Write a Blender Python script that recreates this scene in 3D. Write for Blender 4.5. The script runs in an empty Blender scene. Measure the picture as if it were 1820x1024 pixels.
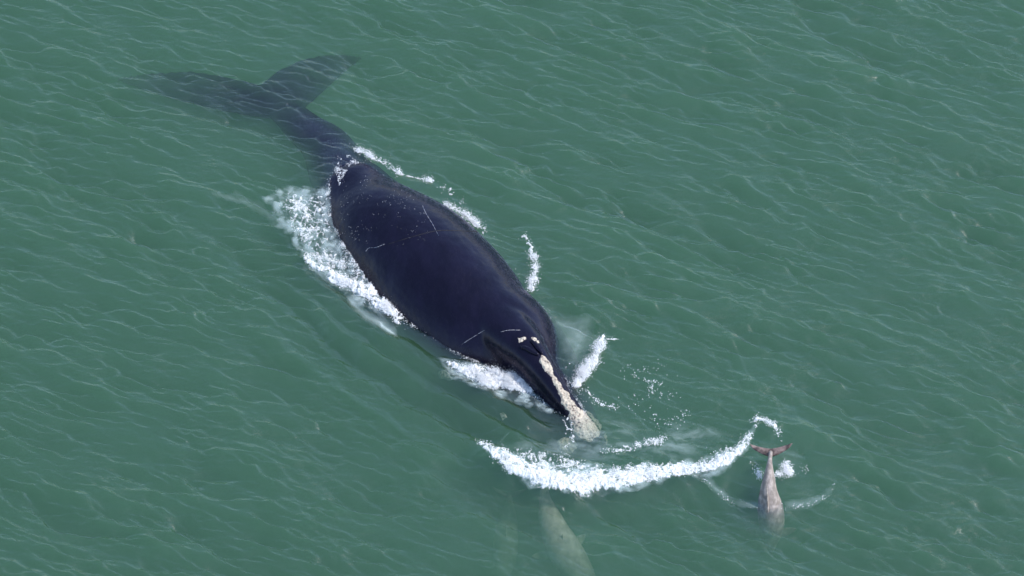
import bpy, bmesh, math, random
import numpy as np
from mathutils import Vector, Matrix
from mathutils.bvhtree import BVHTree
R = math.radians
rng = np.random.default_rng(7)
random.seed(7)
C = bpy.context.scene
COL = C.collection

# ------------------------------------------------------------------ camera
PITCH = R(50); DIST = 90.0; WIDTH = 25.1
cam_d = bpy.data.cameras.new('camera'); cam = bpy.data.objects.new('camera', cam_d); COL.objects.link(cam)
cam.location = (0, -DIST*math.cos(PITCH), DIST*math.sin(PITCH))
cam.rotation_euler = (R(90)-PITCH, 0, 0)
cam_d.sensor_width = 36; cam_d.lens = DIST*36/WIDTH
cam_d.clip_start = 1; cam_d.clip_end = 3000
C.camera = cam
# ------------------------------------------------------------------ sky and sun
SUN_EL, SUN_AZ = R(52), R(92)          # azimuth clockwise from +Y
w = bpy.data.worlds.new('World'); C.world = w; w.use_nodes = True
nt = w.node_tree; nt.nodes.clear()
sky = nt.nodes.new('ShaderNodeTexSky'); sky.sky_type = 'NISHITA'; sky.sun_disc = False
sky.sun_elevation = SUN_EL; sky.sun_rotation = SUN_AZ; sky.air_density = 1.0; sky.dust_density = .8; sky.ozone_density = 2.2
bg = nt.nodes.new('ShaderNodeBackground'); bg.inputs['Strength'].default_value = 0.15
wo = nt.nodes.new('ShaderNodeOutputWorld')
nt.links.new(sky.outputs[0], bg.inputs[0]); nt.links.new(bg.outputs[0], wo.inputs[0])
sd = bpy.data.lights.new('sun', 'SUN'); sd.energy = 2.05; sd.angle = R(0.6); sd.color = (1, 0.96, 0.90)
sun = bpy.data.objects.new('sun', sd); COL.objects.link(sun)
sdir = Vector((math.sin(SUN_AZ)*math.cos(SUN_EL), math.cos(SUN_AZ)*math.cos(SUN_EL), math.sin(SUN_EL)))
sun.rotation_euler = sdir.to_track_quat('Z', 'Y').to_euler(); sun.location = sdir*60
vs = C.view_settings; vs.view_transform = 'Standard'; vs.look = 'None'; vs.exposure = 1.3; vs.gamma = 1; vs.use_curve_mapping = False
cy = C.cycles
cy.volume_bounces = 3; cy.max_bounces = 10; cy.transparent_max_bounces = 24
cy.use_adaptive_sampling = False; cy.use_denoising = True; cy.sample_clamp_indirect = 4; cy.sample_clamp_direct = 1.6

# ------------------------------------------------------------------ helpers
cp, sp = math.cos(PITCH), math.sin(PITCH)
F_PX = DIST/WIDTH*1820
def U(px, py, z=0.0):
    """where the sight line through a point of the photograph meets height z"""
    dx = (px-910)/F_PX; dy = (512-py)/F_PX
    d = np.array([dx, cp+dy*sp, -sp+dy*cp])
    o = np.array([0, -DIST*cp, DIST*sp])
    return o + d*((z-o[2])/d[2])
def UP(pts, z=0.0): return np.array([U(p[0], p[1], z if len(p) < 3 else p[2]) for p in pts])

def sstep(a, b, x):
    t = np.clip((x-a)/(b-a), 0, 1); return t*t*(3-2*t)
_lat = rng.random((256, 256)).astype(np.float32)
def vnoise(x, y, s=0):
    x = np.asarray(x)+17.3*s+1000; y = np.asarray(y)+5.7*s+1000
    xi = np.floor(x).astype(int); yi = np.floor(y).astype(int); fx = x-xi; fy = y-yi
    fx = fx*fx*fx*(fx*(fx*6-15)+10); fy = fy*fy*fy*(fy*(fy*6-15)+10)
    a = _lat[xi % 256, yi % 256]; b = _lat[(xi+1) % 256, yi % 256]; c = _lat[xi % 256, (yi+1) % 256]; d = _lat[(xi+1) % 256, (yi+1) % 256]
    return (a*(1-fx)+b*fx)*(1-fy)+(c*(1-fx)+d*fx)*fy
def fbm(x, y, oct=4, s=0, gain=.5):
    r = 0; a = 1; t = 0
    for i in range(oct):
        r = r+a*vnoise(x*2**i, y*2**i, s+i*3.1); t += a; a *= gain
    return r/t
def pdist(x, y, poly):
    """distance to a polyline, parameter along it (0..n-1) and the side"""
    best = np.full(x.shape, 1e9); par = np.zeros(x.shape); side = np.ones(x.shape)
    for i in range(len(poly)-1):
        ax, ay = poly[i][:2]; bx, by = poly[i+1][:2]; dx, dy = bx-ax, by-ay; L2 = dx*dx+dy*dy
        t = np.clip(((x-ax)*dx+(y-ay)*dy)/L2, 0, 1)
        d = np.hypot(x-ax-t*dx, y-ay-t*dy); m = d < best
        best[m] = d[m]; par[m] = (i+t)[m]; side[m] = np.sign(dx*(y-ay)-dy*(x-ax))[m]
    return best, par, side
def inpoly(x, y, poly):
    ins = np.zeros(x.shape, bool); n = len(poly)
    for i in range(n):
        x1, y1 = poly[i][:2]; x2, y2 = poly[(i+1) % n][:2]
        if y1 == y2: continue
        c = ((y1 > y) != (y2 > y)) & (x < (x2-x1)*(y-y1)/(y2-y1)+x1)
        ins ^= c
    return ins
def sdpoly(x, y, poly):
    p = np.vstack([poly, poly[:1]]); d, _, _ = pdist(x, y, p)
    return np.where(inpoly(x, y, poly), d, -d)          # positive inside

def tag(o, label=None, cat=None, group=None, kind=None):
    if label: o['label'] = label
    if cat: o['category'] = cat
    if group: o['group'] = group
    if kind: o['kind'] = kind
    return o
def mesh_obj(name, verts, faces, mat=None, parent=None, smooth=True):
    """verts Nx3 array, faces an MxK integer array (all the same size) or a list"""
    me = bpy.data.meshes.new(name)
    if isinstance(faces, np.ndarray):
        m, k = faces.shape
        me.vertices.add(len(verts)); me.vertices.foreach_set('co', np.asarray(verts, np.float32).ravel())
        me.loops.add(m*k); me.loops.foreach_set('vertex_index', faces.astype(np.int32).ravel())
        me.polygons.add(m); me.polygons.foreach_set('loop_start', np.arange(0, m*k, k, dtype=np.int32))
        me.polygons.foreach_set('use_smooth', np.full(m, smooth)); me.update(calc_edges=True)
    else:
        me.from_pydata([tuple(v) for v in verts], [], faces); me.polygons.foreach_set('use_smooth', [smooth]*len(me.polygons)); me.update()
    o = bpy.data.objects.new(name, me); COL.objects.link(o)
    if mat: me.materials.append(mat)
    if parent: o.parent = parent
    return o

# ------------------------------------------------------------------ materials
def newmat(name):
    m = bpy.data.materials.new(name); m.use_nodes = True; m.node_tree.nodes.clear(); return m, m.node_tree.nodes, m.node_tree.links
def node(N, t, **kw):
    n = N.new(t)
    for k, v in kw.items():
        if k in n.inputs: n.inputs[k].default_value = v
        else: setattr(n, k, v)
    return n

IOR = 1.7
def sea_material():
    m, N, L = newmat('sea_water')
    out = N.new('ShaderNodeOutputMaterial'); geo = N.new('ShaderNodeNewGeometry')
    mp = node(N, 'ShaderNodeMapping'); mp.inputs['Rotation'].default_value = (0, 0, R(24)); mp.inputs['Scale'].default_value = (1, 3.2, 1)
    L.new(geo.outputs['Position'], mp.inputs['Vector'])
    n1 = node(N, 'ShaderNodeTexNoise', Scale=2.6, Detail=5.0, Roughness=.62, Distortion=.35); L.new(mp.outputs[0], n1.inputs['Vector'])
    n2 = node(N, 'ShaderNodeTexNoise', Scale=.55, Detail=2.0); L.new(geo.outputs['Position'], n2.inputs['Vector'])
    mr = node(N, 'ShaderNodeMapRange'); mr.inputs['From Min'].default_value = .35; mr.inputs['From Max'].default_value = .7; mr.inputs['To Min'].default_value = .25; mr.inputs['To Max'].default_value = 1
    L.new(n2.outputs[0], mr.inputs[0])
    mu = node(N, 'ShaderNodeMath', operation='MULTIPLY'); L.new(n1.outputs[0], mu.inputs[0]); L.new(mr.outputs[0], mu.inputs[1])
    b = node(N, 'ShaderNodeBump', Strength=1.0, Distance=.042); L.new(mu.outputs[0], b.inputs['Height'])
    fr = node(N, 'ShaderNodeFresnel'); L.new(b.outputs[0], fr.inputs['Normal'])
    ir = N.new('ShaderNodeMapRange'); ir.inputs['To Min'].default_value = IOR; ir.inputs['To Max'].default_value = 1/IOR   # light crosses the surface unbent: no total reflection from below
    L.new(geo.outputs['Backfacing'], ir.inputs[0]); L.new(ir.outputs[0], fr.inputs['IOR'])
    gl = node(N, 'ShaderNodeBsdfGlossy', Roughness=.07); L.new(b.outputs[0], gl.inputs['Normal'])
    tr = node(N, 'ShaderNodeBsdfTransparent')
    mx = N.new('ShaderNodeMixShader'); L.new(fr.outputs[0], mx.inputs[0]); L.new(tr.outputs[0], mx.inputs[1]); L.new(gl.outputs[0], mx.inputs[2])
    L.new(mx.outputs[0], out.inputs['Surface'])
    sc = node(N, 'ShaderNodeVolumeScatter', Density=VD); sc.inputs['Color'].default_value = VS + (1,); sc.inputs['Anisotropy'].default_value = 0.0
    ab = node(N, 'ShaderNodeVolumeAbsorption', Density=VA); ab.inputs['Color'].default_value = VC + (1,)
    ad = N.new('ShaderNodeAddShader'); L.new(sc.outputs[0], ad.inputs[0]); L.new(ab.outputs[0], ad.inputs[1]); L.new(ad.outputs[0], out.inputs['Volume'])
    return m
VD, VS = .80, (.180, .37, .198)       # scattering of the turbid water
VA, VC = 1.10, (.20, .42, .26)       # absorption

def skin_material(name, base, rough=.32, bump=.004, scale=(1, 1, 1), spec=.5, mottled=None, rotz=0, gloss_tint=None):
    m, N, L = newmat(name)
    out = N.new('ShaderNodeOutputMaterial'); p = N.new('ShaderNodeBsdfPrincipled'); L.new(p.outputs[0], out.inputs[0])
    geo = N.new('ShaderNodeNewGeometry')
    mp = node(N, 'ShaderNodeMapping'); mp.inputs['Rotation'].default_value = (0, 0, rotz); mp.inputs['Scale'].default_value = scale
    L.new(geo.outputs['Position'], mp.inputs['Vector'])
    n1 = node(N, 'ShaderNodeTexNoise', Scale=7.0, Detail=6.0, Roughness=.65); L.new(mp.outputs[0], n1.inputs['Vector'])
    n2 = node(N, 'ShaderNodeTexNoise', Scale=1.3, Detail=5.0, Roughness=.6); L.new(mp.outputs[0], n2.inputs['Vector'])
    r = node(N, 'ShaderNodeMapRange'); r.inputs['From Min'].default_value = .3; r.inputs['From Max'].default_value = .7; r.inputs['To Min'].default_value = rough-.1; r.inputs['To Max'].default_value = rough+.14
    L.new(n1.outputs[0], r.inputs[0]); L.new(r.outputs[0], p.inputs['Roughness'])
    cr = N.new('ShaderNodeMix'); cr.data_type = 'RGBA'
    cr.inputs[6].default_value = tuple(base)+(1,); cr.inputs[7].default_value = tuple(mottled or [c*1.6 for c in base])+(1,)
    r2 = node(N, 'ShaderNodeMapRange'); r2.inputs['From Min'].default_value = .42; r2.inputs['From Max'].default_value = .68
    L.new(n2.outputs[0], r2.inputs[0]); L.new(r2.outputs[0], cr.inputs[0]); L.new(cr.outputs[2], p.inputs['Base Color'])
    p.inputs['Specular Tint'].default_value = (.88, .90, 1.0, 1)
    sx = N.new('ShaderNodeSeparateXYZ'); L.new(geo.outputs['Position'], sx.inputs[0])
    rz = node(N, 'ShaderNodeMapRange'); rz.inputs['From Min'].default_value = -.12; rz.inputs['From Max'].default_value = .0; rz.inputs['To Min'].default_value = 0; rz.inputs['To Max'].default_value = spec
    L.new(sx.outputs['Z'], rz.inputs[0]); L.new(rz.outputs[0], p.inputs['Specular IOR Level'])
    n3 = node(N, 'ShaderNodeTexNoise', Scale=1.1, Detail=3.0); L.new(geo.outputs['Position'], n3.inputs['Vector'])
    b0 = node(N, 'ShaderNodeBump', Strength=1.0, Distance=bump*16); L.new(n3.outputs[0], b0.inputs['Height'])
    b = node(N, 'ShaderNodeBump', Strength=1.0, Distance=bump); L.new(n1.outputs[0], b.inputs['Height']); L.new(b0.outputs[0], b.inputs['Normal']); L.new(b.outputs[0], p.inputs['Normal'])
    if gloss_tint:                                # bluish tint put into the gloss colour to cool the skin's reflections
        for l in list(p.inputs['Specular IOR Level'].links): L.remove(l)
        p.inputs['Specular IOR Level'].default_value = 0
        g = node(N, 'ShaderNodeBsdfGlossy'); g.inputs['Color'].default_value = gloss_tint+(1,); L.new(b.outputs[0], g.inputs['Normal']); L.new(r.outputs[0], g.inputs['Roughness'])
        f = node(N, 'ShaderNodeFresnel', IOR=1.36); L.new(b.outputs[0], f.inputs['Normal'])
        q = node(N, 'ShaderNodeMath', operation='MULTIPLY'); L.new(f.outputs[0], q.inputs[0]); rz.inputs['To Max'].default_value = .85; L.new(rz.outputs[0], q.inputs[1])
        mx = N.new('ShaderNodeMixShader'); L.new(q.outputs[0], mx.inputs[0]); L.new(p.outputs[0], mx.inputs[1]); L.new(g.outputs[0], mx.inputs[2]); L.new(mx.outputs[0], out.inputs[0])
    return m
AX = math.atan2(-.82, .57)          # heading of the whale
M_skin = skin_material('whale_skin', (.0036, .0031, .0085), .22, .0035, (1.6, .8, 1), .28, rotz=-AX, gloss_tint=(.72, .70, .84))
def callosity_material():
    m, N, L = newmat('callosity')
    out = N.new('ShaderNodeOutputMaterial'); p = N.new('ShaderNodeBsdfPrincipled'); L.new(p.outputs[0], out.inputs[0])
    geo = N.new('ShaderNodeNewGeometry')
    v = node(N, 'ShaderNodeTexVoronoi', Scale=13.0); L.new(geo.outputs['Position'], v.inputs['Vector'])
    n = node(N, 'ShaderNodeTexNoise', Scale=24.0, Detail=4.0); L.new(geo.outputs['Position'], n.inputs['Vector'])
    n2 = node(N, 'ShaderNodeTexNoise', Scale=5.0, Detail=3.0); L.new(geo.outputs['Position'], n2.inputs['Vector'])
    cr = N.new('ShaderNodeValToRGB'); e = cr.color_ramp.elements
    e[0].position = .36; e[0].color = (.07, .05, .04, 1); e[1].position = .45; e[1].color = (.32, .27, .215, 1)
    x = cr.color_ramp.elements.new(.7); x.color = (.42, .375, .295, 1)
    a = node(N, 'ShaderNodeMath', operation='MULTIPLY_ADD'); L.new(n2.outputs[0], a.inputs[0]); a.inputs[1].default_value = .55; L.new(n.outputs[0], a.inputs[2])
    s = node(N, 'ShaderNodeMath', operation='SUBTRACT'); L.new(a.outputs[0], s.inputs[0]); s.inputs[1].default_value = .25
    L.new(s.outputs[0], cr.inputs[0]); L.new(cr.outputs[0], p.inputs['Base Color']); p.inputs['Roughness'].default_value = .75
    b = node(N, 'ShaderNodeBump', Strength=1.0, Distance=.03); L.new(v.outputs['Distance'], b.inputs['Height']); L.new(b.outputs[0], p.inputs['Normal'])
    return m
M_call = callosity_material()
def plain(name, col, rough=.6):
    m, N, L = newmat(name)
    out = N.new('ShaderNodeOutputMaterial'); p = N.new('ShaderNodeBsdfPrincipled'); L.new(p.outputs[0], out.inputs[0])
    n = node(N, 'ShaderNodeTexNoise', Scale=30.0, Detail=3.0); g = N.new('ShaderNodeNewGeometry'); L.new(g.outputs['Position'], n.inputs['Vector'])
    cr = N.new('ShaderNodeMix'); cr.data_type = 'RGBA'; cr.inputs[6].default_value = tuple(c*.7 for c in col)+(1,); cr.inputs[7].default_value = tuple(min(1, c*1.25) for c in col)+(1,)
    L.new(n.outputs[0], cr.inputs[0]); L.new(cr.outputs[2], p.inputs['Base Color']); p.inputs['Roughness'].default_value = rough
    return m
def foam_material(name='foam', tint=(.90, .90, .90)):
    m, N, L = newmat(name)
    out = N.new('ShaderNodeOutputMaterial'); d = node(N, 'ShaderNodeBsdfDiffuse'); d.inputs['Color'].default_value = tint+(1,)
    t = N.new('ShaderNodeBsdfTransparent'); mx = N.new('ShaderNodeMixShader'); at = node(N, 'ShaderNodeAttribute', attribute_name='cover')
    geo = N.new('ShaderNodeNewGeometry'); n = node(N, 'ShaderNodeTexNoise', Scale=22.0, Detail=4.0, Roughness=.7); L.new(geo.outputs['Position'], n.inputs['Vector'])
    a = node(N, 'ShaderNodeMath', operation='MULTIPLY_ADD'); L.new(n.outputs[0], a.inputs[0]); a.inputs[1].default_value = 1.5; a.inputs[2].default_value = -.75
    s = node(N, 'ShaderNodeMath', operation='ADD', use_clamp=True); L.new(a.outputs[0], s.inputs[0]); L.new(at.outputs['Fac'], s.inputs[1])
    q = node(N, 'ShaderNodeMath', operation='MULTIPLY', use_clamp=True); L.new(s.outputs[0], q.inputs[0])
    at2 = node(N, 'ShaderNodeMath', operation='MULTIPLY', use_clamp=True); L.new(at.outputs['Fac'], at2.inputs[0]); at2.inputs[1].default_value = 3.0
    L.new(at2.outputs[0], q.inputs[1])
    L.new(q.outputs[0], mx.inputs[0]); tl = N.new('ShaderNodeBsdfTranslucent'); tl.inputs['Color'].default_value = tint+(1,); m2 = N.new('ShaderNodeMixShader'); m2.inputs[0].default_value = .45
    L.new(d.outputs[0], m2.inputs[1]); L.new(tl.outputs[0], m2.inputs[2])
    L.new(t.outputs[0], mx.inputs[1]); L.new(m2.outputs[0], mx.inputs[2]); L.new(mx.outputs[0], out.inputs[0])
    b = node(N, 'ShaderNodeBump', Strength=.35, Distance=.015); L.new(n.outputs[0], b.inputs['Height']); L.new(b.outputs[0], d.inputs['Normal'])
    return m
M_foam = foam_material()
def drop_material():
    m, N, L = newmat('spray')
    out = N.new('ShaderNodeOutputMaterial'); p = node(N, 'ShaderNodeBsdfPrincipled', Roughness=.5); p.inputs['Base Color'].default_value = (.9, .9, .9, 1); L.new(p.outputs[0], out.inputs[0])
    return m
M_drop = drop_material()

# ------------------------------------------------------------------ sea surface
NT, LT = 1536, 32.0
LEAN, SOFT = 5.0, .0150
def make_tile():
    k1 = np.fft.fftfreq(NT, LT/NT)*2*np.pi
    kx, ky = np.meshgrid(k1, k1, indexing='ij'); k = np.hypot(kx, ky); k[0, 0] = 1
    tx, ty = .42, .908                     # direction the wind waves run
    cs = (kx*tx+ky*ty)/k
    lam = 2*np.pi/k
    ph = rng.normal(size=(NT, NT))+1j*rng.normal(size=(NT, NT))
    def band(l0, width, slope, spread, cs_):
        e = np.exp(-(np.log(lam/l0)/width)**2)*np.abs(cs_)**spread*(cs_ > -.05)
        A = e/k**1.5
        A[0, 0] = 0
        sl = np.sqrt(np.sum((A*k)**2)*2)
        return A*slope/sl
    c2 = (kx*.62+ky*.78)/k; c3 = (kx*.2+ky*.98)/k
    A = band(1.15, .45, .08, 10, cs) + band(3.4, .5, .05, 6, c2) + band(.55, .4, .20, 14, cs) + band(.28, .4, .20, 12, c3)
    Hk = A*ph
    Hk[k*LT/2/np.pi > 330] = 0
    h = np.real(np.fft.ifft2(Hk))*NT*NT
    dx = np.real(np.fft.ifft2(-1j*kx/k*Hk))*NT*NT; dy = np.real(np.fft.ifft2(-1j*ky/k*Hk))*NT*NT
    return h, dx, dy
def samp(T, x, y):
    u = x/LT*NT; v = y/LT*NT; ui = np.floor(u).astype(int); vi = np.floor(v).astype(int); fu = u-ui; fv = v-vi
    a = T[ui % NT, vi % NT]; b = T[(ui+1) % NT, vi % NT]; c = T[ui % NT, (vi+1) % NT]; d = T[(ui+1) % NT, (vi+1) % NT]
    return (a*(1-fu)+b*fu)*(1-fv)+(c*(1-fu)+d*fu)*fv
_h, _dx, _dy = make_tile()
g1 = np.arange(NT)*LT/NT; gx, gy = np.meshgrid(g1, g1, indexing='ij')
ux, uy = gx.copy(), gy.copy()
for _ in range(6):
    ux, uy = .5*ux+.5*(gx+.9*samp(_dx, ux, uy)), .5*uy+.5*(gy+.9*samp(_dy, ux, uy))
TILE = samp(_h, ux, uy)
_k = np.fft.fftfreq(NT, LT/NT)*2*np.pi; _kx, _ky = np.meshgrid(_k, _k, indexing='ij')
_g = np.real(np.fft.ifft2(np.fft.fft2(rng.normal(size=(NT, NT)))*np.exp(-((_kx*.9-_ky*.42)**2*.36**2+(_kx*.42+_ky*.9)**2*.2**2)/2))); _g /= _g.std()
TILE *= np.clip(.85+.6*_g, .2, 2.4)   # gusts: the ripples come in short groups
for _ in range(9):                     # crests steepen downwind into sharp fronts
    TILE = samp(TILE, gx-LEAN/9*.42*TILE, gy-LEAN/9*.908*TILE)
_k = np.fft.fftfreq(NT, LT/NT)*2*np.pi; _kx, _ky = np.meshgrid(_k, _k, indexing='ij')
TILE = 1.5*np.real(np.fft.ifft2(np.fft.fft2(TILE)*np.exp(-(_kx**2+_ky**2)*SOFT**2/2)))


ARC = UP([(840, 775), (862, 805), (905, 838), (960, 856), (1020, 862), (1090, 856), (1160, 843), (1230, 832), (1290, 818), (1318, 800)])
LEE = UP([(500, 400), (560, 480), (620, 530), (700, 590), (780, 640), (860, 690), (940, 735), (1020, 775)])
BODY = UP([(592, 285), (594, 340), (600, 420), (650, 460), (700, 520), (712, 578), (780, 608), (880, 640), (950, 695), (1005, 735), (1040, 745), (1010, 680), (985, 610), (945, 530), (870, 440), (745, 345), (660, 290), (615, 270)])
HOLE = UP([(1150, 720)])[0]
DOL = UP([(1372, 870)])[0]
def local(x, y):
    """calming of the wind waves and the waves the animals make"""
    z = np.zeros(x.shape); calm = np.ones(x.shape)
    near = (np.abs(x) < 14) & (np.abs(y) < 12)
    if not near.any(): return z, calm
    X = x[near]; Y = y[near]; Z = np.zeros(X.shape); K = np.ones(X.shape)
    wob = fbm(X*.8, Y*.8, 3, 4)-.5
    # bow wave ahead of the head
    d, p, s = pdist(X, Y, ARC); n = len(ARC)-1
    env = sstep(0, 1.5, p)*(1-sstep(n-3.5, n-.5, p))
    sd_ = d*s                                   # inside (towards the whale) positive
    sd_ = sd_ + wob*.25
    prof = np.where(sd_ < 0, np.exp(-(sd_/.38)**2), np.exp(-(sd_/.8)**2))
    Z += .24*prof*env*(1-.6*sstep(n-6, n-3, p)); K *= 1-.65*np.exp(-(d/.7)**2)*env
    Z += -.07*np.exp(-((sd_+1.0)/.5)**2)*env
    # streaming lines along the near flank
    d, p, s = pdist(X, Y, LEE); sd_ = -d*s
    t = sd_+wob*.5
    env = sstep(.3, 2, p)*(1-sstep(6, 7, p))*np.exp(-((sd_-.9)/1.3)**2)
    ph = t*2*np.pi/.62
    f = (t/.66) % 1; h = np.where(f < .3, f/.3, 1-(f-.3)/.7)
    Z += env*(.075*h*(.6+1.6*fbm(X*.9, Y*.9, 2, 14))+.075*np.sin(t*2*np.pi/1.9)); K *= 1-.5*env
    Z += .10*np.exp(-((sd_-.1)/.5)**2)*sstep(1.5, 3, p)*(1-sstep(6, 7, p))
    # turned-over water beyond the head: calmer, with rings
    r = np.hypot((X-HOLE[0]), (Y-HOLE[1])*.95); r = r+wob*1.3
    e = np.exp(-((r-2.75)/.45)**2)*sstep(-.9, .3, (X-HOLE[0])+(Y-HOLE[1])*.8)
    f = (r/.6) % 1; h = np.where(f > .84, (1-f)/.16, f/.84)
    Z += .045*e; Z += .012*h*(.2+1.5*fbm(X*1.3, Y*1.3, 2, 21))*np.exp(-((r-2.6)/1.1)**2)*sstep(-1, .5, (X-HOLE[0])+(Y-HOLE[1])); K *= 1-.5*np.exp(-(r/2.4)**4)
    # slick behind the tail and by the flank
    P = UP([(380, 280)])[0]; K *= 1-.75*np.exp(-(((X-P[0])/1.9)**2+((Y-P[1])/1.0)**2)**1.5)
    P = UP([(330, 60)])[0]; K *= 1-.4*np.exp(-(((X-P[0])/2.5)**2+((Y-P[1])/1.3)**2)**1.5)
    d = -sdpoly(X, Y, BODY); K *= 1-.6*np.exp(-(np.maximum(d, 0)/.8)**2)
    Z += .06*np.exp(-(np.maximum(d, 0)/.35)**2)
    # rings round the diving dolphin
    r = np.hypot(X-DOL[0], Y-DOL[1])+wob*.2
    Z += .012*np.cos((r-1.35)*2*np.pi/.75)*np.exp(-((r-1.2)/.6)**2); K *= 1-.6*np.exp(-(r/1.3)**4)
    z[near] = Z; calm[near] = K
    return z, calm
def sea_z(x, y):
    x = np.asarray(x, float); y = np.asarray(y, float)
    z, calm = local(x, y)
    patch = .45+1.05*fbm(x*.16+y*.05, y*.3, 2, 9)
    far = np.exp(-(np.hypot(x, y)/120.)**2)
    g = 1.35*fbm(x*.55+3, y*.9, 3, 33)+.35; g2 = np.clip(2.6*fbm(x*.7+40, y*1.1, 3, 37)-.45, 0, 1.7)
    return (samp(TILE, x, y)*g+.62*samp(TILE, x*1.55+7.3, y*1.55+3.1)*g2)*calm*patch*far + z
def axis(lo, hi, st, far):
    a = list(np.arange(lo, hi, st)); s = st; b = a[-1]
    while b < far: s *= 1.09; b += s; a.append(b)
    s = st; b = a[0]; f = []
    while b > -far: s *= 1.09; b -= s; f.append(b)
    return np.array(f[::-1]+a)
M_sea = sea_material()
xs = axis(-13.6, 13.6, .0215, 500); ys = axis(-9.6, 10.6, .0185, 500)
X, Y = np.meshgrid(xs, ys, indexing='ij'); Z = sea_z(X, Y)
nx, ny = X.shape; V = np.stack([X, Y, Z], -1).reshape(-1, 3)
ii = (np.arange(nx-1)[:, None]*ny+np.arange(ny-1)[None]).ravel()
Fq = np.stack([ii, ii+ny, ii+ny+1, ii+1], -1)
DEPTH = -9.0
me = bpy.data.meshes.new('water')
# top sheet, four walls and a bottom: one closed body of water
idx = np.arange(nx*ny).reshape(nx, ny)
corner = len(V); V = np.vstack([V, [[xs[0], ys[0], DEPTH], [xs[-1], ys[0], DEPTH], [xs[-1], ys[-1], DEPTH], [xs[0], ys[-1], DEPTH]]])
ng = [[corner, corner+1]+list(idx[::-1, 0]), [corner+1, corner+2]+list(idx[-1, ::-1]), [corner+2, corner+3]+list(idx[:, -1]), [corner+3, corner]+list(idx[0, :]), [corner+3, corner+2, corner+1, corner]]
loops = np.concatenate([Fq.ravel()]+[np.array(g) for g in ng]).astype(np.int32)
sizes = np.concatenate([np.full(len(Fq), 4), [len(g) for g in ng]])
me.vertices.add(len(V)); me.vertices.foreach_set('co', V.astype(np.float32).ravel())
me.loops.add(len(loops)); me.loops.foreach_set('vertex_index', loops)
me.polygons.add(len(sizes)); me.polygons.foreach_set('loop_start', np.concatenate([[0], np.cumsum(sizes)[:-1]]).astype(np.int32))
sm = np.ones(len(sizes), bool); sm[-5:] = False; me.polygons.foreach_set('use_smooth', sm); me.update(calc_edges=True)
me.materials.append(M_sea); water = bpy.data.objects.new('water', me); COL.objects.link(water)
tag(water, 'choppy grey-green sea water with pale wind ripples', kind='structure')
sb = mesh_obj('seabed', np.array([[-600, -600, -8.0], [600, -600, -8.0], [600, 600, -8.0], [-600, 600, -8.0]]), np.array([[0, 1, 2, 3]]), plain('silt', (.10, .12, .08), .9), smooth=False)
tag(sb, 'dark silty sea floor far below the water', kind='structure')

# ------------------------------------------------------------------ whale
def loft(bm, secs, nseg=48, sup=2.0, cap=True):
    """secs: (centre, right, up, halfwidth, top, bottom, exponent)"""
    rings = []
    for (c, r, u, hw, ht, hb, ex) in secs:
        ring = []
        for j in range(nseg):
            a = 2*math.pi*j/nseg; ca, sa = math.cos(a), math.sin(a)
            cx = math.copysign(abs(ca)**(2/ex), ca); sx = math.copysign(abs(sa)**(2/ex), sa)
            ring.append(bm.verts.new(Vector(c)+Vector(r)*(hw*cx)+Vector(u)*((ht if sa > 0 else hb)*sx)))
        rings.append(ring)
    for a, b in zip(rings, rings[1:]):
        for j in range(nseg): bm.faces.new((a[j], a[(j+1) % nseg], b[(j+1) % nseg], b[j]))
    if cap: bm.faces.new(rings[0][::-1]); bm.faces.new(rings[-1])
def crom(P, n):
    """Catmull-Rom through rows of P, n steps each"""
    P = np.array(P, float); out = []
    Q = np.vstack([2*P[0]-P[1], P, 2*P[-1]-P[-2]])
    for i in range(1, len(Q)-2):
        for t in np.linspace(0, 1, n, endpoint=False):
            a, b, c, d = Q[i-1], Q[i], Q[i+1], Q[i+2]
            out.append(.5*((2*b)+(-a+c)*t+(2*a-5*b+4*c-d)*t*t+(-a+3*b-3*c+d)*t**3))
    out.append(P[-1]); return np.array(out)
def spine_loft(bm, rows, n=6, ex=2.0, nseg=48, right0=None):
    """rows: x y z halfwidth top bottom"""
    P = crom(rows, n); secs = []
    T = np.gradient(P[:, :3], axis=0)
    for q, t in zip(P, T):
        t = Vector(t).normalized(); r = Vector((0, 0, 1)).cross(t) if right0 is None else Vector(right0)
        r = (r-t*r.dot(t)).normalized(); u = t.cross(r).normalized()
        if u.z < 0: u = -u
        secs.append((q[:3], r, u, max(q[3], .01), max(q[4], .01), max(q[5], .01), ex))
    loft(bm, secs, nseg)
def remesh(bm, vox, smooth_it=4):
    bmesh.ops.recalc_face_normals(bm, faces=bm.faces)
    me = bpy.data.meshes.new('tmp'); bm.to_mesh(me); bm.free()
    o = bpy.data.objects.new('tmp', me); COL.objects.link(o)
    md = o.modifiers.new('r', 'REMESH'); md.mode = 'VOXEL'; md.voxel_size = vox; md.adaptivity = 0
    s = o.modifiers.new('s', 'SMOOTH'); s.iterations = smooth_it; s.factor = .6
    dg = bpy.context.evaluated_depsgraph_get(); ev = o.evaluated_get(dg)
    res = bpy.data.meshes.new_from_object(ev, depsgraph=dg); bpy.data.objects.remove(o); bpy.data.meshes.remove(me)
    res.polygons.foreach_set('use_smooth', [True]*len(res.polygons))
    return res
def row0(px, py, zc, w_, t_, b_):          # centre given on the waterline, pushed to depth zc
    p = U(px, py, 0); return [p[0], p[1], zc, w_, t_, b_]
def rowz(px, py, zc, w_, t_, b_):          # centre given where it is seen
    p = U(px, py, zc); return [p[0], p[1], zc, w_, t_, b_]
bm = bmesh.new()
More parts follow.
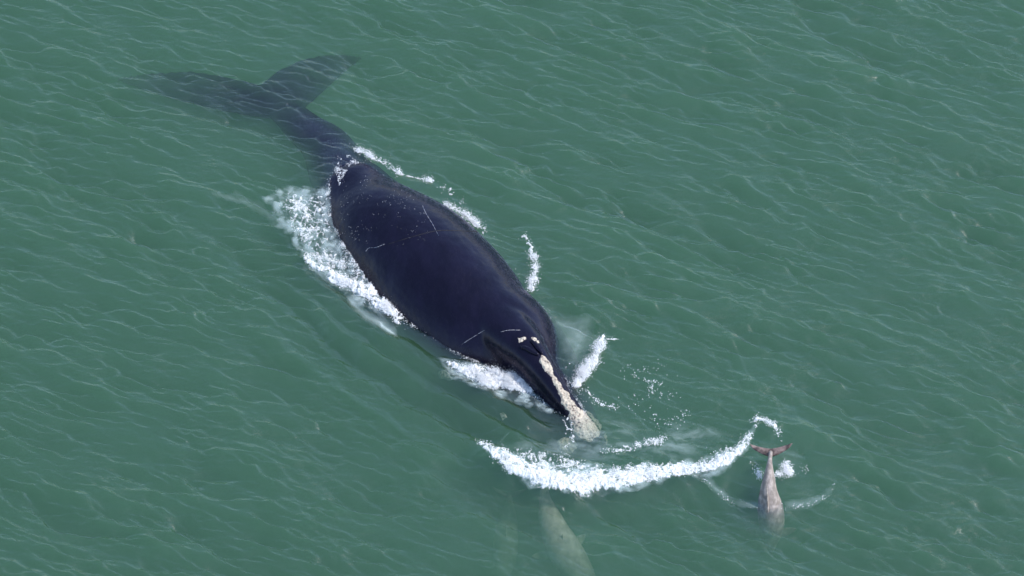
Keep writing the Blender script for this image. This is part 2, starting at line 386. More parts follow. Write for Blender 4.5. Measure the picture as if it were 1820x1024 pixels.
spine_loft(bm, [
    rowz(470, 168, -.28, .22, .05, .05),
    rowz(505, 196, -.29, .43, .16, .16),
    rowz(545, 232, -.33, .53, .30, .32),
    rowz(580, 262, -.50, .66, .48, .60),
    row0(602, 278, -.64, .80, .70, .75),
    row0(618, 302, -.74, 1.0, .90, .90),
    row0(641, 341, -.70, 1.20, 1.02, 1.1),
    row0(675, 384, -.66, 1.46, 1.32, 1.4),
    row0(732, 436, -.68, 1.70, 1.56, 1.6),
    row0(791, 500, -.72, 1.78, 1.68, 1.75),
    row0(850, 558, -.70, 1.60, 1.58, 1.8),
    row0(901, 592, -.70, 1.34, 1.50, 1.7),
    row0(934, 628, -.95, .98, 1.42, 1.3),
    row0(962, 660, -1.15, .7, 1.22, .9),
], 6)
# rostrum: narrow arch from the blowholes to the tip
def ridge(px, py, zt, w_, h_):
    p = U(px, py, zt); return [p[0], p[1], zt-h_, w_, h_, h_]
spine_loft(bm, [
    ridge(800, 480, .55, .5, .5),
    ridge(850, 520, .78, .7, .7),
    ridge(890, 556, .88, .72, .65),
    ridge(925, 590, .93, .58, .6),
    ridge(950, 622, .86, .44, .6),
    ridge(972, 655, .74, .36, .6),
    ridge(993, 688, .52, .31, .55),
    ridge(1012, 716, .26, .29, .5),
    ridge(1030, 742, .02, .33, .42),
    ridge(1045, 765, -.14, .35, .34),
    ridge(1056, 783, -.28, .26, .22),
], 6, ex=2.3)
# skirt of the upper jaw falling to the lips
spine_loft(bm, [
    row0(840, 530, -.7, .8, .8, .8),
    row0(872, 560, -.6, 1.05, 1.1, 1.0),
    row0(900, 585, -.55, 1.12, 1.2, 1.0),
    row0(933, 627, -.5, .84, 1.0, .8),
    row0(963, 664, -.5, .62, .82, .7),
    row0(992, 694, -.5, .54, .66, .6),
    row0(1012, 720, -.5, .42, .5, .5),
    row0(1030, 742, -.55, .3, .35, .3),
], 6)
# lower jaw with its wide lips
spine_loft(bm, [
    row0(864, 560, -1.15, 1.80, 1.0, 1.2),
    row0(890, 606, -1.12, 1.85, 1.02, 1.1),
    row0(930, 653, -1.08, 1.66, .97, 1.0),
    row0(970, 697, -1.04, 1.3, .92, .9),
    row0(1008, 732, -1.0, .95, .80, .7),
    row0(1040, 760, -.9, .66, .5, .5),
    row0(1052, 778, -.9, .3, .3, .3),
], 6, ex=2.4)
# flukes: leading and trailing edge pairs across the span
fl = [((195, 143), (192, 138), -0.80, .01), ((240, 158), (262, 128), -0.58, .03), ((310, 180), (340, 124), -0.42, .05), ((380, 196), (400, 134), -0.33, .08), ((440, 207), (436, 143), -0.28, .11),
      ((482, 212), (462, 150), -0.26, .13), ((530, 202), (490, 126), -0.27, .12), ((562, 178), (530, 106), -0.32, .09), ((592, 150), (572, 96), -0.40, .06), ((622, 124), (612, 94), -0.54, .03), ((650, 104), (652, 99), -0.75, .01)]
rings = []
for (le, te, z, th) in fl:
    a = Vector(U(le[0], le[1], z)); b = Vector(U(te[0], te[1], z)); ring = []
    for j in range(16):
        t = j/16*2*math.pi; s = .5-.5*math.cos(t); prof = math.sin(t)*(1.25-.5*s)
        ring.append(bm.verts.new(a.lerp(b, s)+Vector((0, 0, th*prof))))
    rings.append(ring)
for a, b in zip(rings, rings[1:]):
    for j in range(16): bm.faces.new((a[j], a[(j+1) % 16], b[(j+1) % 16], b[j]))
bm.faces.new(rings[0][::-1]); bm.faces.new(rings[-1])
# flippers, low on the flanks
ahead = Vector((math.cos(AX), math.sin(AX), 0)); port = Vector((-ahead.y, ahead.x, 0))
base = Vector(U(868, 558, 0))
for s in (1, -1):
    c0 = base+port*(s*1.5)+Vector((0, 0, -1.5))
    rows = []
    for t, w_ in ((0, .35), (.5, .5), (1.1, .55), (1.6, .42), (1.95, .12)):
        q = c0+port*(s*t*.75)-ahead*(t*.5)+Vector((0, 0, -t*.45)); rows.append([q.x, q.y, q.z, w_, .1, .1])
    spine_loft(bm, rows, 4, nseg=24, right0=ahead)
whale_me = remesh(bm, .035, 26)
whale_me.name = 'right_whale'; whale_me.materials.clear(); whale_me.materials.append(M_skin)
whale = bpy.data.objects.new('right_whale', whale_me); COL.objects.link(whale)
tag(whale, 'huge black whale swimming at the surface with pale crusty patches on its head', 'whale')
wbm = bmesh.new(); wbm.from_mesh(whale_me); WB = BVHTree.FromBMesh(wbm); wbm.free()
camp = Vector(cam.location)
def onwhale(px, py, down=None):
    """point and normal of the whale where the sight line of a photo point meets it"""
    p = Vector(U(px, py, 0)); d = (p-camp).normalized(); h = WB.ray_cast(camp, d)
    return (h[0], h[1]) if h[0] else (None, None)

# callosities: rough crusts hugging the head, built as thick patches
def crust(outline, name, mat=M_call, th=.045, st=.022, rough=.02, label=None):
    """outline in photo points; a lumpy crust laid on the skin inside it"""
    P = np.array(outline, float); x0, y0 = P.min(0)-3; x1, y1 = P.max(0)+3; spx = st/.0138
    gx_ = np.arange(x0, x1, spx); gy_ = np.arange(y0, y1, spx); pts = {}; V = []; F = []
    GX, GY = np.meshgrid(gx_, gy_, indexing='ij'); SD = sdpoly(GX, GY, P)+(fbm(GX*.12, GY*.12, 3, 3)-.5)*7
    for i in range(len(gx_)):
        for j in range(len(gy_)):
            if SD[i, j] < -1.2: continue
            p, n = onwhale(GX[i, j], GY[i, j])
            if p is None: continue
            k = sstep(-1.2, 3.0, SD[i, j]); e = th*k*(.35+.9*fbm(p.x*14, p.y*14+p.z*9, 3, 5))+rough*k*(vnoise(p.x*32, p.y*32, 2)-.5)-.012
            pts[i, j] = len(V); V.append(tuple(p+n*float(e)))
    for (i, j) in list(pts):
        q = [(i, j), (i, j+1), (i+1, j+1), (i+1, j)]
        if all(a in pts for a in q):
            c = [pts[a] for a in q]; 
            if max((Vector(V[c[0]])-Vector(V[k])).length for k in c) < .25: F.append(c)
    o = mesh_obj(name, V, F, mat, whale)
    if label: o['label'] = label
    return o
crust([(962, 629), (972, 634), (980, 648), (985, 662), (994, 678), (1003, 692), (1013, 703), (1022, 718), (1032, 728), (1046, 731), (1060, 743), (1070, 758), (1066, 776), (1048, 786), (1028, 780), (1016, 764), (1011, 748), (1010, 735), (1000, 722), (995, 708), (990, 692), (984, 682), (975, 668), (965, 655), (958, 642)], 'callosity', th=.036, label='long pale callosity running down the middle of the snout')
crust([(921, 601), (930, 598), (936, 602), (930, 608), (921, 609)], 'callosity', th=.03, label='small pale callosity left of the blowholes')
crust([(945, 600), (952, 600), (960, 607), (963, 613), (957, 611), (949, 606)], 'callosity', th=.03, label='small pale callosity right of the blowholes')
M_green = M_call
crust([(776, 660), (786, 657), (800, 664), (806, 674), (796, 678), (780, 672)], 'callosity', th=.04, label='submerged callosity on the near lip')
crust([(888, 735), (898, 732), (901, 742), (893, 748)], 'callosity', th=.03)
crust([(990, 784), (1008, 776), (1024, 784), (1026, 798), (1010, 808), (994, 800)], 'callosity', th=.04)
crust([(1072, 772), (1086, 765), (1096, 776), (1092, 792), (1078, 794)], 'callosity', th=.04)
# blowholes: raised lips with a dark slit
for pts in (((926, 618), (936, 620), (946, 626), (957, 632)), ((944, 606), (952, 614), (958, 622), (964, 630))):
    bmh = bmesh.new(); rows = []
    for i, q in enumerate(pts):
        p, n = onwhale(*q)
        if p is None: continue
        rows.append([p.x, p.y, p.z+.02, .06 if 0 < i < 3 else .03, .05, .05])
    spine_loft(bmh, rows, 4, nseg=12); m_ = bpy.data.meshes.new('blowhole'); bmh.to_mesh(m_); bmh.free()
    m_.polygons.foreach_set('use_smooth', [True]*len(m_.polygons)); m_.materials.append(M_skin)
    o = bpy.data.objects.new('blowhole', m_); COL.objects.link(o); o.parent = whale
# scars: thin pale lines scratched along the skin
M_scar = plain('scar', (.34, .34, .38), .5)
def scar(pts, wd, broken=0.0):
    V = []; F = []; prev = None
    P = crom(pts, 14)
    for i, q in enumerate(P):
        p, n = onwhale(q[0], q[1])
        if p is None: prev = None; continue
        t = P[min(i+1, len(P)-1)]-P[max(i-1, 0)]
        a = Vector(U(q[0]+t[0], q[1]+t[1], p.z))-Vector(U(q[0]-t[0], q[1]-t[1], p.z)); s = a.cross(n).normalized()
        ww = wd*float(np.clip(2.2*vnoise(i*.5, 3.3, wd*50)-.5, .06, 1.1)); k = len(V)
        V += [tuple(p+s*ww-n*.01), tuple(p+n*.010), tuple(p-s*ww-n*.01)]
        if prev is not None and vnoise(i*.8, 7.7, wd*99) > broken: F += [(prev, prev+1, k+1, k), (prev+1, prev+2, k+2, k+1)]
        prev = k
    return mesh_obj('scar', V, F, M_scar, whale)
scar([(751, 366), (758, 381), (768, 397), (780, 420)], .007)
scar([(821, 612), (838, 601), (861, 587)], .008)
scar([(650, 447), (656, 441), (668, 440), (684, 434)], .006)
scar([(890, 590), (905, 587), (925, 587)], .004)
M_crease = plain('crease', (.002, .002, .003), .7)
o = scar([(690, 434), (740, 419), (780, 410), (830, 411), (850, 412)], .012); o.name = 'skin_crease'; o.data.materials[0] = M_crease

# ------------------------------------------------------------------ dolphins
M_dol = skin_material('dolphin_skin', (.165, .14, .12), .6, .004, (7, 5, 5), .2, mottled=(.34, .29, .26), rotz=R(90))
M_dolp = skin_material('pale_dolphin_skin', (.19, .18, .14), .6, .004, (4, 3, 3), .1, mottled=(.34, .32, .25))
M_dold = skin_material('dolphin_dark_skin', (.055, .04, .036), .5, .002, (5, 5, 5), .2, mottled=(.24, .175, .155))
def dolphin(rows, fi=-4, name='dolphin'):
    """rows along the back from tail stock to beak: x y z halfwidth top bottom, in the dolphin's own metres"""
    bm = bmesh.new(); spine_loft(bm, rows, 6, nseg=32)
    P = [Vector(r[:3]) for r in rows]
    # flippers either side
    f = P[fi]; fw = (P[fi+1]-P[fi-1]).normalized(); side = Vector((0, 0, 1)).cross(fw).normalized()
    for s in (1, -1):
        rr = []
        for t, w_ in ((0, .11), (.18, .12), (.36, .08), (.48, .02)):
            q = f+side*(s*(rows[fi][3]*.8+t*.8))-fw*(t*.45)+Vector((0, 0, -.10-t*.3)); rr.append([q.x, q.y, q.z, w_, .025, .025])
        spine_loft(bm, rr, 4, nseg=16, right0=fw)
    me = remesh(bm, .018, 3); me.name = name; me.materials.clear(); me.materials.append(M_dol)
    o = bpy.data.objects.new(name, me); COL.objects.link(o)
    return o, P, rows
def fluke_part(root, c, back, side, up, span, mat):
    """crescent tail flukes"""
    V = []; F = []; n = 17; k = 10
    for i in range(n):
        s = -1+2*i/(n-1); a = abs(s)
        le = -.17*span*(.95-1.5*a**1.5); te = .11*span*(.30+1.1*a**1.4)
        if a >= .99: le = te-.01
        y = s*span*.5
        for j in range(k):
            t = j/k*2*math.pi; u = .5-.5*math.cos(t); v = le+(te-le)*u; th = .03*(1-a)**.6*math.sin(t)+.002*math.sin(t)
            V.append(tuple(c+back*v+side*y+up*(th+.05*a*a)))
    for i in range(n-1):
        for j in range(k): F.append((i*k+j, i*k+(j+1) % k, (i+1)*k+(j+1) % k, (i+1)*k+j))
    return mesh_obj('tail_fluke', V, F, mat, root)
def fin_part(root, base, back, up, side, h, mat):
    V = []; F = []; n = 10; k = 8
    for i in range(n):
        t = i/(n-1); le = -.26*h*2*(1-t)+.42*h*t**1.5; te = .20*h*2*(1-t)**1.4+.5*h*t
        if te < le+.01: te = le+.01
        for j in range(k):
            a = j/k*2*math.pi; u = .5-.5*math.cos(a)
            V.append(tuple(base+back*(le+(te-le)*u)+up*(h*t-.03)+side*(.028*(1-t*.8)*math.sin(a))))
    for i in range(n-1):
        for j in range(k): F.append((i*k+j, i*k+(j+1) % k, (i+1)*k+(j+1) % k, (i+1)*k+j))
    F.append(tuple((n-1)*k+j for j in range(k)))
    return mesh_obj('dorsal_fin', V, F, mat, root)
# the one diving on the right
d1, P1, rw = dolphin([
    rowz(1370, 803, .40, .045, .06, .06), rowz(1368, 822, .40, .06, .10, .10), rowz(1367, 846, .32, .13, .18, .18), rowz(1366, 874, .10, .21, .26, .26),
    rowz(1369, 902, -.24, .30, .31, .31), rowz(1371, 925, -.56, .31, .32, .32), rowz(1371, 944, -.84, .27, .28, .29), rowz(1370, 960, -1.02, .20, .2, .2), rowz(1371, 974, -1.16, .10, .1, .1), rowz(1371, 984, -1.24, .03, .03, .03)])
tag(d1, 'pale grey dolphin diving head down with tail raised, right of the whale', 'dolphin', 'dolphins ahead of the whale')
bk = (P1[0]-P1[1]).normalized()
fluke_part(d1, P1[0]+bk*.05, Vector((0, .80, .6)).normalized(), Vector((1, 0, .04)).normalized(), Vector((0, -.6, .8)), 1.0, M_dold)
b0 = Vector(U(1365, 893, .16)); fin_part(d1, Vector((b0.x, b0.y, .12)), Vector((0, .75, .55)).normalized(), Vector((-.12, .1, 1)).normalized(), Vector((1, 0, .1)), .44, M_dol)
# submerged ones
d2, P2, rw = dolphin([
    rowz(966, 852, -0.64, 0.06, .06, .06), rowz(969, 886, -0.64, 0.14, .12, .12), rowz(976, 915, -0.70, 0.26, .24, .24), rowz(986, 945, -0.82, 0.35, .30, .30),
    rowz(1000, 972, -0.86, 0.41, .33, .33), rowz(1016, 998, -0.96, 0.40, .32, .32), rowz(1032, 1022, -1.06, 0.34, .28, .28), rowz(1046, 1044, -1.14, 0.24, .2, .2), rowz(1056, 1060, -1.19, 0.12, .1, .1), rowz(1062, 1070, -1.24, 0.04, .03, .03)], 4)
d2.data.materials[0] = M_dolp
tag(d2, 'submerged pale dolphin showing through green water below the broad foam arc', 'dolphin', 'dolphins ahead of the whale')
bk = (P2[0]-P2[2]).normalized(); sd2 = bk.cross(Vector((0, 0, 1))).normalized(); fluke_part(d2, P2[0]+bk*.06, bk, sd2, Vector((0, 0, 1)), .9, M_dolp)
fin_part(d2, P2[4]+Vector((0, 0, .28)), bk, Vector((0, 0, 1)), sd2, .18, M_dolp)
d3, P3, rw = dolphin([
    rowz(905, 880, -1.31, .05, .06, .06), rowz(905, 895, -1.32, .1, .12, .12), rowz(903, 915, -1.36, .2, .22, .22), rowz(900, 940, -1.41, .27, .28, .28),
    rowz(899, 962, -1.46, .30, .3, .3), rowz(898, 985, -1.51, .28, .28, .28), rowz(897, 1003, -1.56, .24, .24, .24), rowz(896, 1018, -1.58, .16, .16, .16), rowz(896, 1030, -1.61, .08, .08, .08), rowz(896, 1037, -1.61, .03, .03, .03)])
d3.data.materials[0] = M_dolp
tag(d3, 'faintest and deepest dolphin, an olive smear left of the other submerged dolphin', 'dolphin', 'dolphins ahead of the whale')
bk = (P3[0]-P3[2]).normalized(); sd3 = bk.cross(Vector((0, 0, 1))).normalized(); fluke_part(d3, P3[0]+bk*.06, bk, sd3, Vector((0, 0, 1)), .85, M_dolp)
fin_part(d3, P3[4]+Vector((0, 0, .26)), bk, Vector((0, 0, 1)), sd3, .28, M_dolp)

# ------------------------------------------------------------------ foam
_ico = [(0, 0, 1), (.894, 0, .447), (.276, .851, .447), (-.724, .526, .447), (-.724, -.526, .447), (.276, -.851, .447), (.724, .526, -.447), (-.276, .851, -.447), (-.894, 0, -.447), (-.276, -.851, -.447), (.724, -.526, -.447), (0, 0, -1)]
_icf = np.array([(0, 1, 2), (0, 2, 3), (0, 3, 4), (0, 4, 5), (0, 5, 1), (1, 6, 2), (2, 7, 3), (3, 8, 4), (4, 9, 5), (5, 10, 1), (2, 6, 7), (3, 7, 8), (4, 8, 9), (5, 9, 10), (1, 10, 6), (11, 7, 6), (11, 8, 7), (11, 9, 8), (11, 10, 9), (11, 6, 10)])
ICO = np.array(_ico)
def blobs(P, r):
    """many small lumps and drops: verts, triangles"""
    n = len(P); st = rng.uniform(.6, 1.5, (n, 1, 3)); A = rng.uniform(0, 2*np.pi, n); c, s = np.cos(A), np.sin(A)
    V = ICO[None]*st*r[:, None, None]; x = V[..., 0]*c[:, None]-V[..., 1]*s[:, None]; y = V[..., 0]*s[:, None]+V[..., 1]*c[:, None]
    V = np.stack([x, y, V[..., 2]], -1)+P[:, None]
    F = _icf[None]+(np.arange(n)*12)[:, None, None]
    return V.reshape(-1, 3), F.reshape(-1, 3)
def foam(name, label, dens, bounds, lift=.03, lace=.5, nblob=0, blob_r=(.008, .03), toss=.1, st=.014, scale=3.0, seed=0, cover=1.0, base=None, rag=.6):
    """dens(x, y) gives 0..1 how thick the foam is; a lumpy sheet with holes plus lumps and drops above it"""
    P = UP(bounds); x0, y0 = P[:, 0].min()-.2, P[:, 1].min()-.2; x1, y1 = P[:, 0].max()+.2, P[:, 1].max()+.2
    gx_, gy_ = np.arange(x0, x1, st), np.arange(y0, y1, st); X, Y = np.meshgrid(gx_, gy_, indexing='ij')
    D = np.clip(dens(X, Y), 0, 1)
    wx = X+.25*(fbm(X*2.2, Y*2.2, 3, seed)-.5); wy = Y+.25*(fbm(X*2.2, Y*2.2, 3, seed+8)-.5)
    rid = 1-np.abs(2*fbm(wx*scale, wy*scale, 4, seed+2)-1)*6.0          # web of thin bright lines
    rid = np.maximum(rid, (1-np.abs(2*fbm(wx*scale*2.3, wy*scale*2.3, 3, seed+5)-1)*5.0)*.85)
    lump = (fbm(wx*scale*4.5, wy*scale*4.5, 4, seed+4, .7)-.5)*3.2+.5
    tex = lace*rid+(1-lace)*lump
    grain = (fbm(X*15, Y*15, 4, seed+6)-.5)*1.5
    cov = (D*1.75-.95+tex*.85+grain*rag)*np.minimum(1, D*6)
    cov = np.clip(cov*1.25, 0, 1)*cover
    keep = cov > .04
    Z = sea_z(X, Y) if base is None else base(X, Y)
    Z = Z+.008+lift*D*(.4+1.3*np.clip(lump, 0, 1.2))*np.clip(cov*1.4, 0, 1)
    cell = keep[:-1, :-1] & keep[1:, :-1] & keep[1:, 1:] & keep[:-1, 1:]
    n1, n2 = X.shape; I, J = np.nonzero(cell); q = I*n2+J; F = np.stack([q, q+n2, q+n2+1, q+1], -1)
    used = np.unique(F); mp_ = np.full(n1*n2, -1); mp_[used] = np.arange(len(used)); F = mp_[F]
    V = np.stack([X.ravel()[used], Y.ravel()[used], Z.ravel()[used]], -1); A = cov.ravel()[used]
    F = np.hstack([F[:, :3], F[:, [0, 2, 3]]]).reshape(-1, 3)
    if nblob:
        w_ = (np.clip(D, 0, 1)**1.5*np.clip(cov+.05, 0, 1)*np.clip((fbm(X*3.5, Y*3.5, 3, seed+7)-.3)*3, .02, 2)**2).ravel(); w_ /= w_.sum()
        k = rng.choice(len(w_), nblob, p=w_); h = rng.exponential(1, nblob)*toss*D.ravel()[k]
        # lumps near the sheet are large, thrown drops are small and land outside it
        r = rng.uniform(*blob_r, nblob)*np.clip(1.2-h/(toss*2.2+1e-6), .3, 1.2)
        spread = rng.normal(0, .04, (nblob, 2))*(1+h[:, None]*6)
        B = np.stack([X.ravel()[k]+spread[:, 0], Y.ravel()[k]+spread[:, 1], Z.ravel()[k]+h*.8+.004], -1)
        Vb, Fb = blobs(B, r); Fb = Fb+len(V); V = np.vstack([V, Vb]); F = np.vstack([F, Fb]); A = np.concatenate([A, np.full(len(Vb), 2.0)])
    o = mesh_obj(name, V, F, M_foam); at = o.data.attributes.new('cover', 'FLOAT', 'POINT'); at.data.foreach_set('value', A.astype(np.float32))
    return tag(o, label, 'foam', kind='stuff')
def band(pts, wd_in, wd_out, peak=None):
    """density round a polyline: wider on one side; peak lists the strength at each point"""
    Pl = UP(pts); pk = np.array(peak if peak else [1]*len(pts), float)
    def f(x, y):
        d, p, s = pdist(x, y, Pl); wob = (fbm(x*2.5, y*2.5, 3, 6)-.5)*.28
        k = np.interp(p, range(len(pk)), pk); sd_ = d*s+wob*k
        return np.where(sd_ > 0, np.exp(-(sd_/(wd_in*k+.02))**2), np.exp(-(sd_/(wd_out*k+.02))**4))*k**.5
    return f
def area(poly, soft, amp, edge=.25):
    Pl = UP(poly)
    def f(x, y):
        d = sdpoly(x, y, Pl)+(fbm(x*3, y*3, 3, 2)-.5)*edge
        return sstep(0, soft, d)*amp
    return f
def mxf(*fs): return lambda x, y: np.maximum.reduce([f(x, y) for f in fs])

foam('foam', 'broad white arc of foam on the bow wave ahead of the snout',
     mxf(band([(846, 786), (868, 808), (905, 840), (955, 862), (1010, 872), (1060, 870), (1120, 856), (1180, 846), (1240, 838), (1290, 826), (1318, 800), (1330, 780), (1340, 762), (1345, 744)], .44, .16, [.25, .5, .95, 1.1, 1.1, 1.0, .8, .7, .65, .7, .5, .3, .3, .2]),
         area([(850, 780), (900, 790), (950, 800), (1000, 800), (1060, 825), (1060, 860), (980, 860), (900, 840)], .3, .50),
         area([(1300, 790), (1330, 760), (1340, 745), (1350, 760), (1330, 800), (1310, 815)], .12, .5)),
     [(800, 730), (1380, 730), (1380, 920), (800, 920)], lift=.04, lace=.55, nblob=6000, toss=.05, blob_r=(.003, .009), seed=1)
foam('foam', 'lacy white foam sliding off the near flank of the whale',
     mxf(band([(545, 462), (580, 490), (620, 512), (660, 535), (690, 556), (707, 578)], .42, .10, [.5, .8, .9, 1.0, 1.0, .5]),
         band([(594, 298), (592, 306), (591, 320), (593, 350), (594, 385), (600, 425), (612, 440)], .035, .03, [.01, .01, .01, .02, .02, .02, .02]), area([(480, 360), (500, 328), (560, 335), (600, 335), (602, 430), (640, 452), (690, 490), (712, 540), (708, 580), (660, 545), (600, 510), (545, 475), (525, 440), (500, 400)], .35, .45)),
     [(440, 300), (740, 300), (740, 620), (440, 620)], lift=.05, lace=.68, nblob=4500, toss=.04, blob_r=(.003, .009), seed=11)
foam('foam', 'white foam breaking over the near lip beside the snout',
     mxf(area([(783, 645), (830, 650), (880, 652), (930, 666), (962, 690), (950, 708), (900, 704), (850, 694), (808, 674)], .22, 1.05), area([(900, 690), (960, 690), (990, 725), (960, 730)], .2, .35)),
     [(760, 620), (1010, 620), (1010, 750), (760, 750)], lift=.06, lace=.5, nblob=8000, toss=.07, rag=.8, blob_r=(.003, .009), seed=21)
foam('foam', 'white splash thrown up on the far side of the snout',
     mxf(area([(1010, 690), (1018, 668), (1040, 645), (1058, 615), (1070, 585), (1078, 590), (1074, 630), (1058, 662), (1035, 692), (1020, 700)], .14, 1.1, .18), area([(990, 650), (1020, 640), (1060, 690), (1070, 720), (1030, 730)], .3, .34)),
     [(980, 560), (1100, 560), (1100, 740), (980, 740)], lift=.07, lace=.5, nblob=6000, toss=.13, rag=.9, blob_r=(.003, .010), seed=31)
foam('foam', 'thin white spray along the far edge of the back',
     mxf(band([(628, 270), (650, 276), (680, 292), (712, 312), (740, 318), (765, 322)], .12, .10, [.35, .55, .45, .35, .25, .3]),
         band([(795, 366), (820, 380), (845, 396), (862, 416)], .14, .12, [.25, .5, .6, .3]), area([(740, 320), (800, 330), (830, 350), (840, 400), (900, 440), (940, 510), (900, 450), (820, 370)], .25, .38),
         band([(920, 420), (935, 423), (944, 440), (950, 465), (952, 495), (942, 515)], .07, .07, [.2, .5, .6, .5, .8, .7])),
     [(600, 250), (980, 250), (980, 540), (600, 540)], lift=.03, lace=.6, rag=1.8, cover=.75, nblob=4500, toss=.11, blob_r=(.003, .010), seed=41)
foam('foam', 'scattered foam flecks on the turned-over water between snout and dolphin',
     mxf(area([(1060, 805), (1100, 790), (1150, 775), (1185, 768), (1190, 790), (1120, 815)], .15, .48), area([(990, 745), (1015, 735), (1030, 790), (1000, 800)], .2, .42), area([(1070, 610), (1200, 620), (1260, 700), (1260, 790), (1150, 800), (1080, 740)], 1.0, .15),
         band([(1045, 695), (1052, 705), (1075, 720), (1095, 726)], .03, .03, [.3, .4, .3, .3]), band([(1082, 603), (1100, 602)], .03, .03, [.7, .4])),
     [(980, 590), (1290, 590), (1290, 830), (980, 830)], lift=.02, lace=.75, nblob=900, toss=.01, rag=1, blob_r=(.003, .010), seed=51)
foam('foam', 'ring of thin foam round the raised tail of the diving dolphin',
     mxf(band([(1345, 748), (1362, 752), (1378, 762), (1387, 785)], .06, .06, [.6, .4, .5, .3]), area([(1378, 852), (1372, 838), (1395, 815), (1410, 815), (1408, 850)], .15, .44), area([(1325, 800), (1345, 815), (1362, 850), (1352, 860), (1330, 830)], .15, .40),
         band([(1245, 850), (1265, 872), (1300, 892), (1345, 905)], .10, .06, [.04, .08, .08, .03]), band([(1390, 902), (1440, 898), (1475, 880), (1480, 862)], .14, .08, [.02, .05, .07, .04]), area([(1420, 780), (1440, 830), (1438, 880), (1420, 850)], .2, .15)),
     [(1220, 720), (1510, 720), (1510, 930), (1220, 930)], lift=.03, lace=.7, rag=1.2, nblob=2500, toss=.04, blob_r=(.003, .010), seed=61)

def veil_material():
    m, N, L = newmat('bubble_haze')
    out = N.new('ShaderNodeOutputMaterial'); d = node(N, 'ShaderNodeBsdfDiffuse'); d.inputs['Color'].default_value = (.52, .62, .62, 1)
    t = N.new('ShaderNodeBsdfTransparent'); mx = N.new('ShaderNodeMixShader'); at = node(N, 'ShaderNodeAttribute', attribute_name='cover')
    L.new(at.outputs['Fac'], mx.inputs[0]); L.new(t.outputs[0], mx.inputs[1]); L.new(d.outputs[0], mx.inputs[2]); L.new(mx.outputs[0], out.inputs[0])
    return m
M_veil = veil_material()
def veil(label, dens, bounds, strength, stretch=(1, 1), ang=0.0, seed=0, st=.03, streak=.6):
    """a thin pale sheet, mostly of fine bubbles, lying in the top of the water"""
    P = UP(bounds); X, Y = np.meshgrid(np.arange(P[:, 0].min(), P[:, 0].max(), st), np.arange(P[:, 1].min(), P[:, 1].max(), st), indexing='ij')
    D = np.clip(dens(X, Y), 0, 1); c, s_ = math.cos(ang), math.sin(ang)
    wx = X+.3*(fbm(X*1.5, Y*1.5, 3, seed)-.5); wy = Y+.3*(fbm(X*1.5, Y*1.5, 3, seed+3)-.5)
    u = (wx*c+wy*s_)*stretch[0]; v = (-wx*s_+wy*c)*stretch[1]
    tx = np.clip((fbm(u, v, 5, seed+5, .6)-.38)*3.4, 0, 1)
    cov = D*((1-streak)+streak*tx)*strength
    keep = cov > .012; Z = sea_z(X, Y)+.004
    cell = keep[:-1, :-1] & keep[1:, :-1] & keep[1:, 1:] & keep[:-1, 1:]; n2 = X.shape[1]; I, J = np.nonzero(cell); q = I*n2+J; F = np.stack([q, q+n2, q+n2+1, q+1], -1)
    used = np.unique(F); mp_ = np.full(X.size, -1); mp_[used] = np.arange(len(used)); F = mp_[F]
    o = mesh_obj('foam', np.stack([X.ravel()[used], Y.ravel()[used], Z.ravel()[used]], -1), F, M_veil); at = o.data.attributes.new('cover', 'FLOAT', 'POINT'); at.data.foreach_set('value', np.maximum(cov.ravel()[used]-.012, 0).astype(np.float32))
    return tag(o, label, 'foam', kind='stuff')
veil('milky bubbles churned up on the far side of the head', area([(955, 560), (1000, 545), (1060, 560), (1075, 600), (1040, 660), (1000, 660), (985, 610)], .9, 1), [(940, 520), (1110, 520), (1110, 700), (940, 700)], .42, (1.2, 3), AX+1.3, 3)
veil('pale grey streaked patch under the near-flank foam', area([(612, 520), (650, 545), (710, 585), (712, 612), (680, 606), (640, 580), (618, 548)], .35, 1, .15), [(590, 500), (730, 500), (730, 630), (590, 630)], .72, (1, 7), AX+.1, 7, streak=.6)  # thin streaked pale sheet on the water below the flank foam
veil('faint milky water between the head and the foam arc', area([(840, 770), (980, 770), (1080, 740), (1250, 740), (1330, 770), (1290, 815), (1150, 840), (1000, 830), (880, 810)], .7, 1), [(820, 700), (1350, 700), (1350, 860), (820, 860)], .26, (1.5, 4), -.2, 11, streak=.9)
veil('pale wake streaks trailing from the near flank', mxf(area([(340, 335), (420, 335), (480, 362), (520, 400), (500, 420), (440, 380), (370, 355)], .4, .9)), [(320, 210), (600, 210), (600, 440), (320, 440)], .16, (1, 5), -.7, 15, streak=1)
veil('faint ring of bubbles spreading from the diving dolphin', mxf(area([(1240, 840), (1262, 880), (1310, 905), (1355, 910), (1355, 890), (1310, 880), (1270, 850)], .25, 1, .15), area([(1388, 890), (1440, 878), (1480, 860), (1488, 880), (1450, 905), (1392, 912)], .3, 1, .15), area([(1325, 790), (1345, 770), (1440, 790), (1440, 850), (1340, 860)], .6, .35)), [(1220, 730), (1510, 730), (1510, 930), (1220, 930)], .24, (2, 4), -.4, 19)

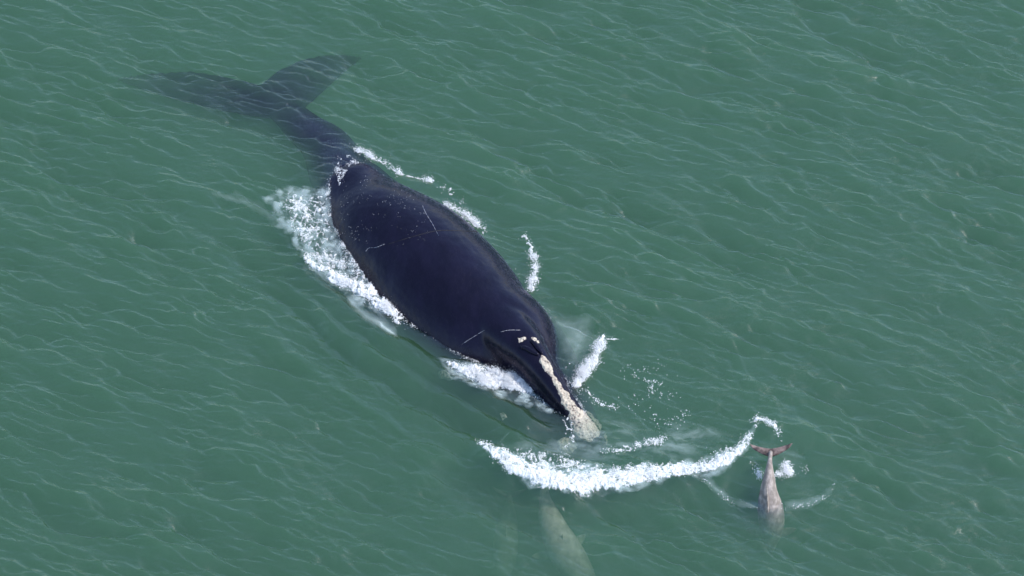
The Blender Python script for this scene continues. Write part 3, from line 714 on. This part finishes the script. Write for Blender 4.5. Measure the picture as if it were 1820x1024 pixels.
veil('milky skirt of small bubbles round the broad foam arc', area([(835, 780), (880, 800), (960, 820), (1060, 825), (1160, 825), (1260, 810), (1320, 770), (1345, 740), (1352, 760), (1335, 805), (1290, 845), (1200, 858), (1100, 880), (1000, 888), (940, 875), (890, 845)], .22, 1, .3), [(810, 720), (1370, 720), (1370, 910), (810, 910)], .5, (5, 7), .2, 23, st=.02, streak=.85)
veil('milky skirt of small bubbles round the near-flank foam', area([(465, 350), (500, 322), (560, 330), (595, 330), (602, 425), (645, 455), (695, 490), (712, 545), (708, 585), (660, 562), (600, 525), (540, 480), (515, 440), (490, 400)], .25, 1, .3), [(440, 300), (730, 300), (730, 610), (440, 610)], .38, (5, 7), AX, 27, st=.02, streak=.85)
veil('milky skirt of small bubbles by the lip foam', area([(778, 640), (840, 645), (930, 660), (1000, 720), (985, 745), (930, 728), (850, 704), (800, 684)], .2, 1, .2), [(760, 620), (1020, 620), (1020, 760), (760, 760)], .45, (4, 8), AX+.5, 31, st=.02, streak=.9)

# broken thin foam where the sea laps on the skin
bw = UP([(560, 240), (1080, 240), (1080, 800), (560, 800)]); wl_x = np.arange(bw[:, 0].min(), bw[:, 0].max(), .02); wl_y = np.arange(bw[:, 1].min(), bw[:, 1].max(), .02)
WX, WY = np.meshgrid(wl_x, wl_y, indexing='ij'); WZ = sea_z(WX, WY); WD = np.zeros(WX.shape)
for i, j in zip(*np.nonzero(sdpoly(WX, WY, BODY) > -.9)):
    h = WB.ray_cast(Vector((WX[i, j], WY[i, j], 4)), Vector((0, 0, -1)))
    if h[0]:
        e = WZ[i, j]-h[0].z; g = max(.12, math.sqrt(max(0, 1-h[1].z**2))/max(h[1].z, .1))
        WD[i, j] = math.exp(-((e/g-.015)/.028)**2)
def lap(x, y):
    i = np.clip(np.rint((x-wl_x[0])/.02).astype(int), 0, len(wl_x)-1); j = np.clip(np.rint((y-wl_y[0])/.02).astype(int), 0, len(wl_y)-1)
    rear = np.exp(-(((x-REAR[0])/1.3)**2+((y-REAR[1])/2.2)**2)**2)
    br = np.clip((fbm(x*2.2, y*2.2, 3, 41)-.42)*5, 0, 1)
    return WD[i, j]*(.30*rear*(.4+br)+.22*br**2*(1-rear))
REAR = UP([(590, 360)])[0]
foam('foam', 'thin broken line of foam where the sea laps along the whale', lap, [(560, 240), (1080, 240), (1080, 800), (560, 800)], lift=.006, lace=.3, rag=1.0, nblob=1500, toss=.008, blob_r=(.002, .006), st=.0125, seed=71)

# water beads and torn film left on the whale's back near the tail
def beads(name, label, poly, n, r, seed):
    P = np.array(poly, float); V = []; x0, y0 = P.min(0); x1, y1 = P.max(0); pts = []; tries = 0
    while len(pts) < n and tries < n*3:
        tries += 1; q = (random.uniform(x0, x1), random.uniform(y0, y1))
        if not inpoly(np.array([q[0]]), np.array([q[1]]), P)[0]: continue
        if float(fbm(np.array([q[0]*.05]), np.array([q[1]*.09]), 3, seed)[0]) < .5: continue
        p, nn = onwhale(*q)
        if p is not None and p.z > 0: pts.append(tuple(p+nn*.002))
    V, F = blobs(np.array(pts), np.random.default_rng(seed).uniform(r[0], r[1], len(pts)))
    o = mesh_obj(name, V, F, M_drop); return tag(o, label, 'spray', kind='stuff')
beads('spray', 'white water beads at the tail end of the exposed back', [(594, 300), (610, 276), (632, 276), (640, 292), (615, 305), (603, 330)], 420, (.004, .009), 2)
beads('spray', 'fine pale flecks of water over the rear half of the back', [(596, 320), (640, 300), (760, 360), (760, 430), (690, 440), (640, 440), (604, 420)], 200, (.002, .0045), 5)
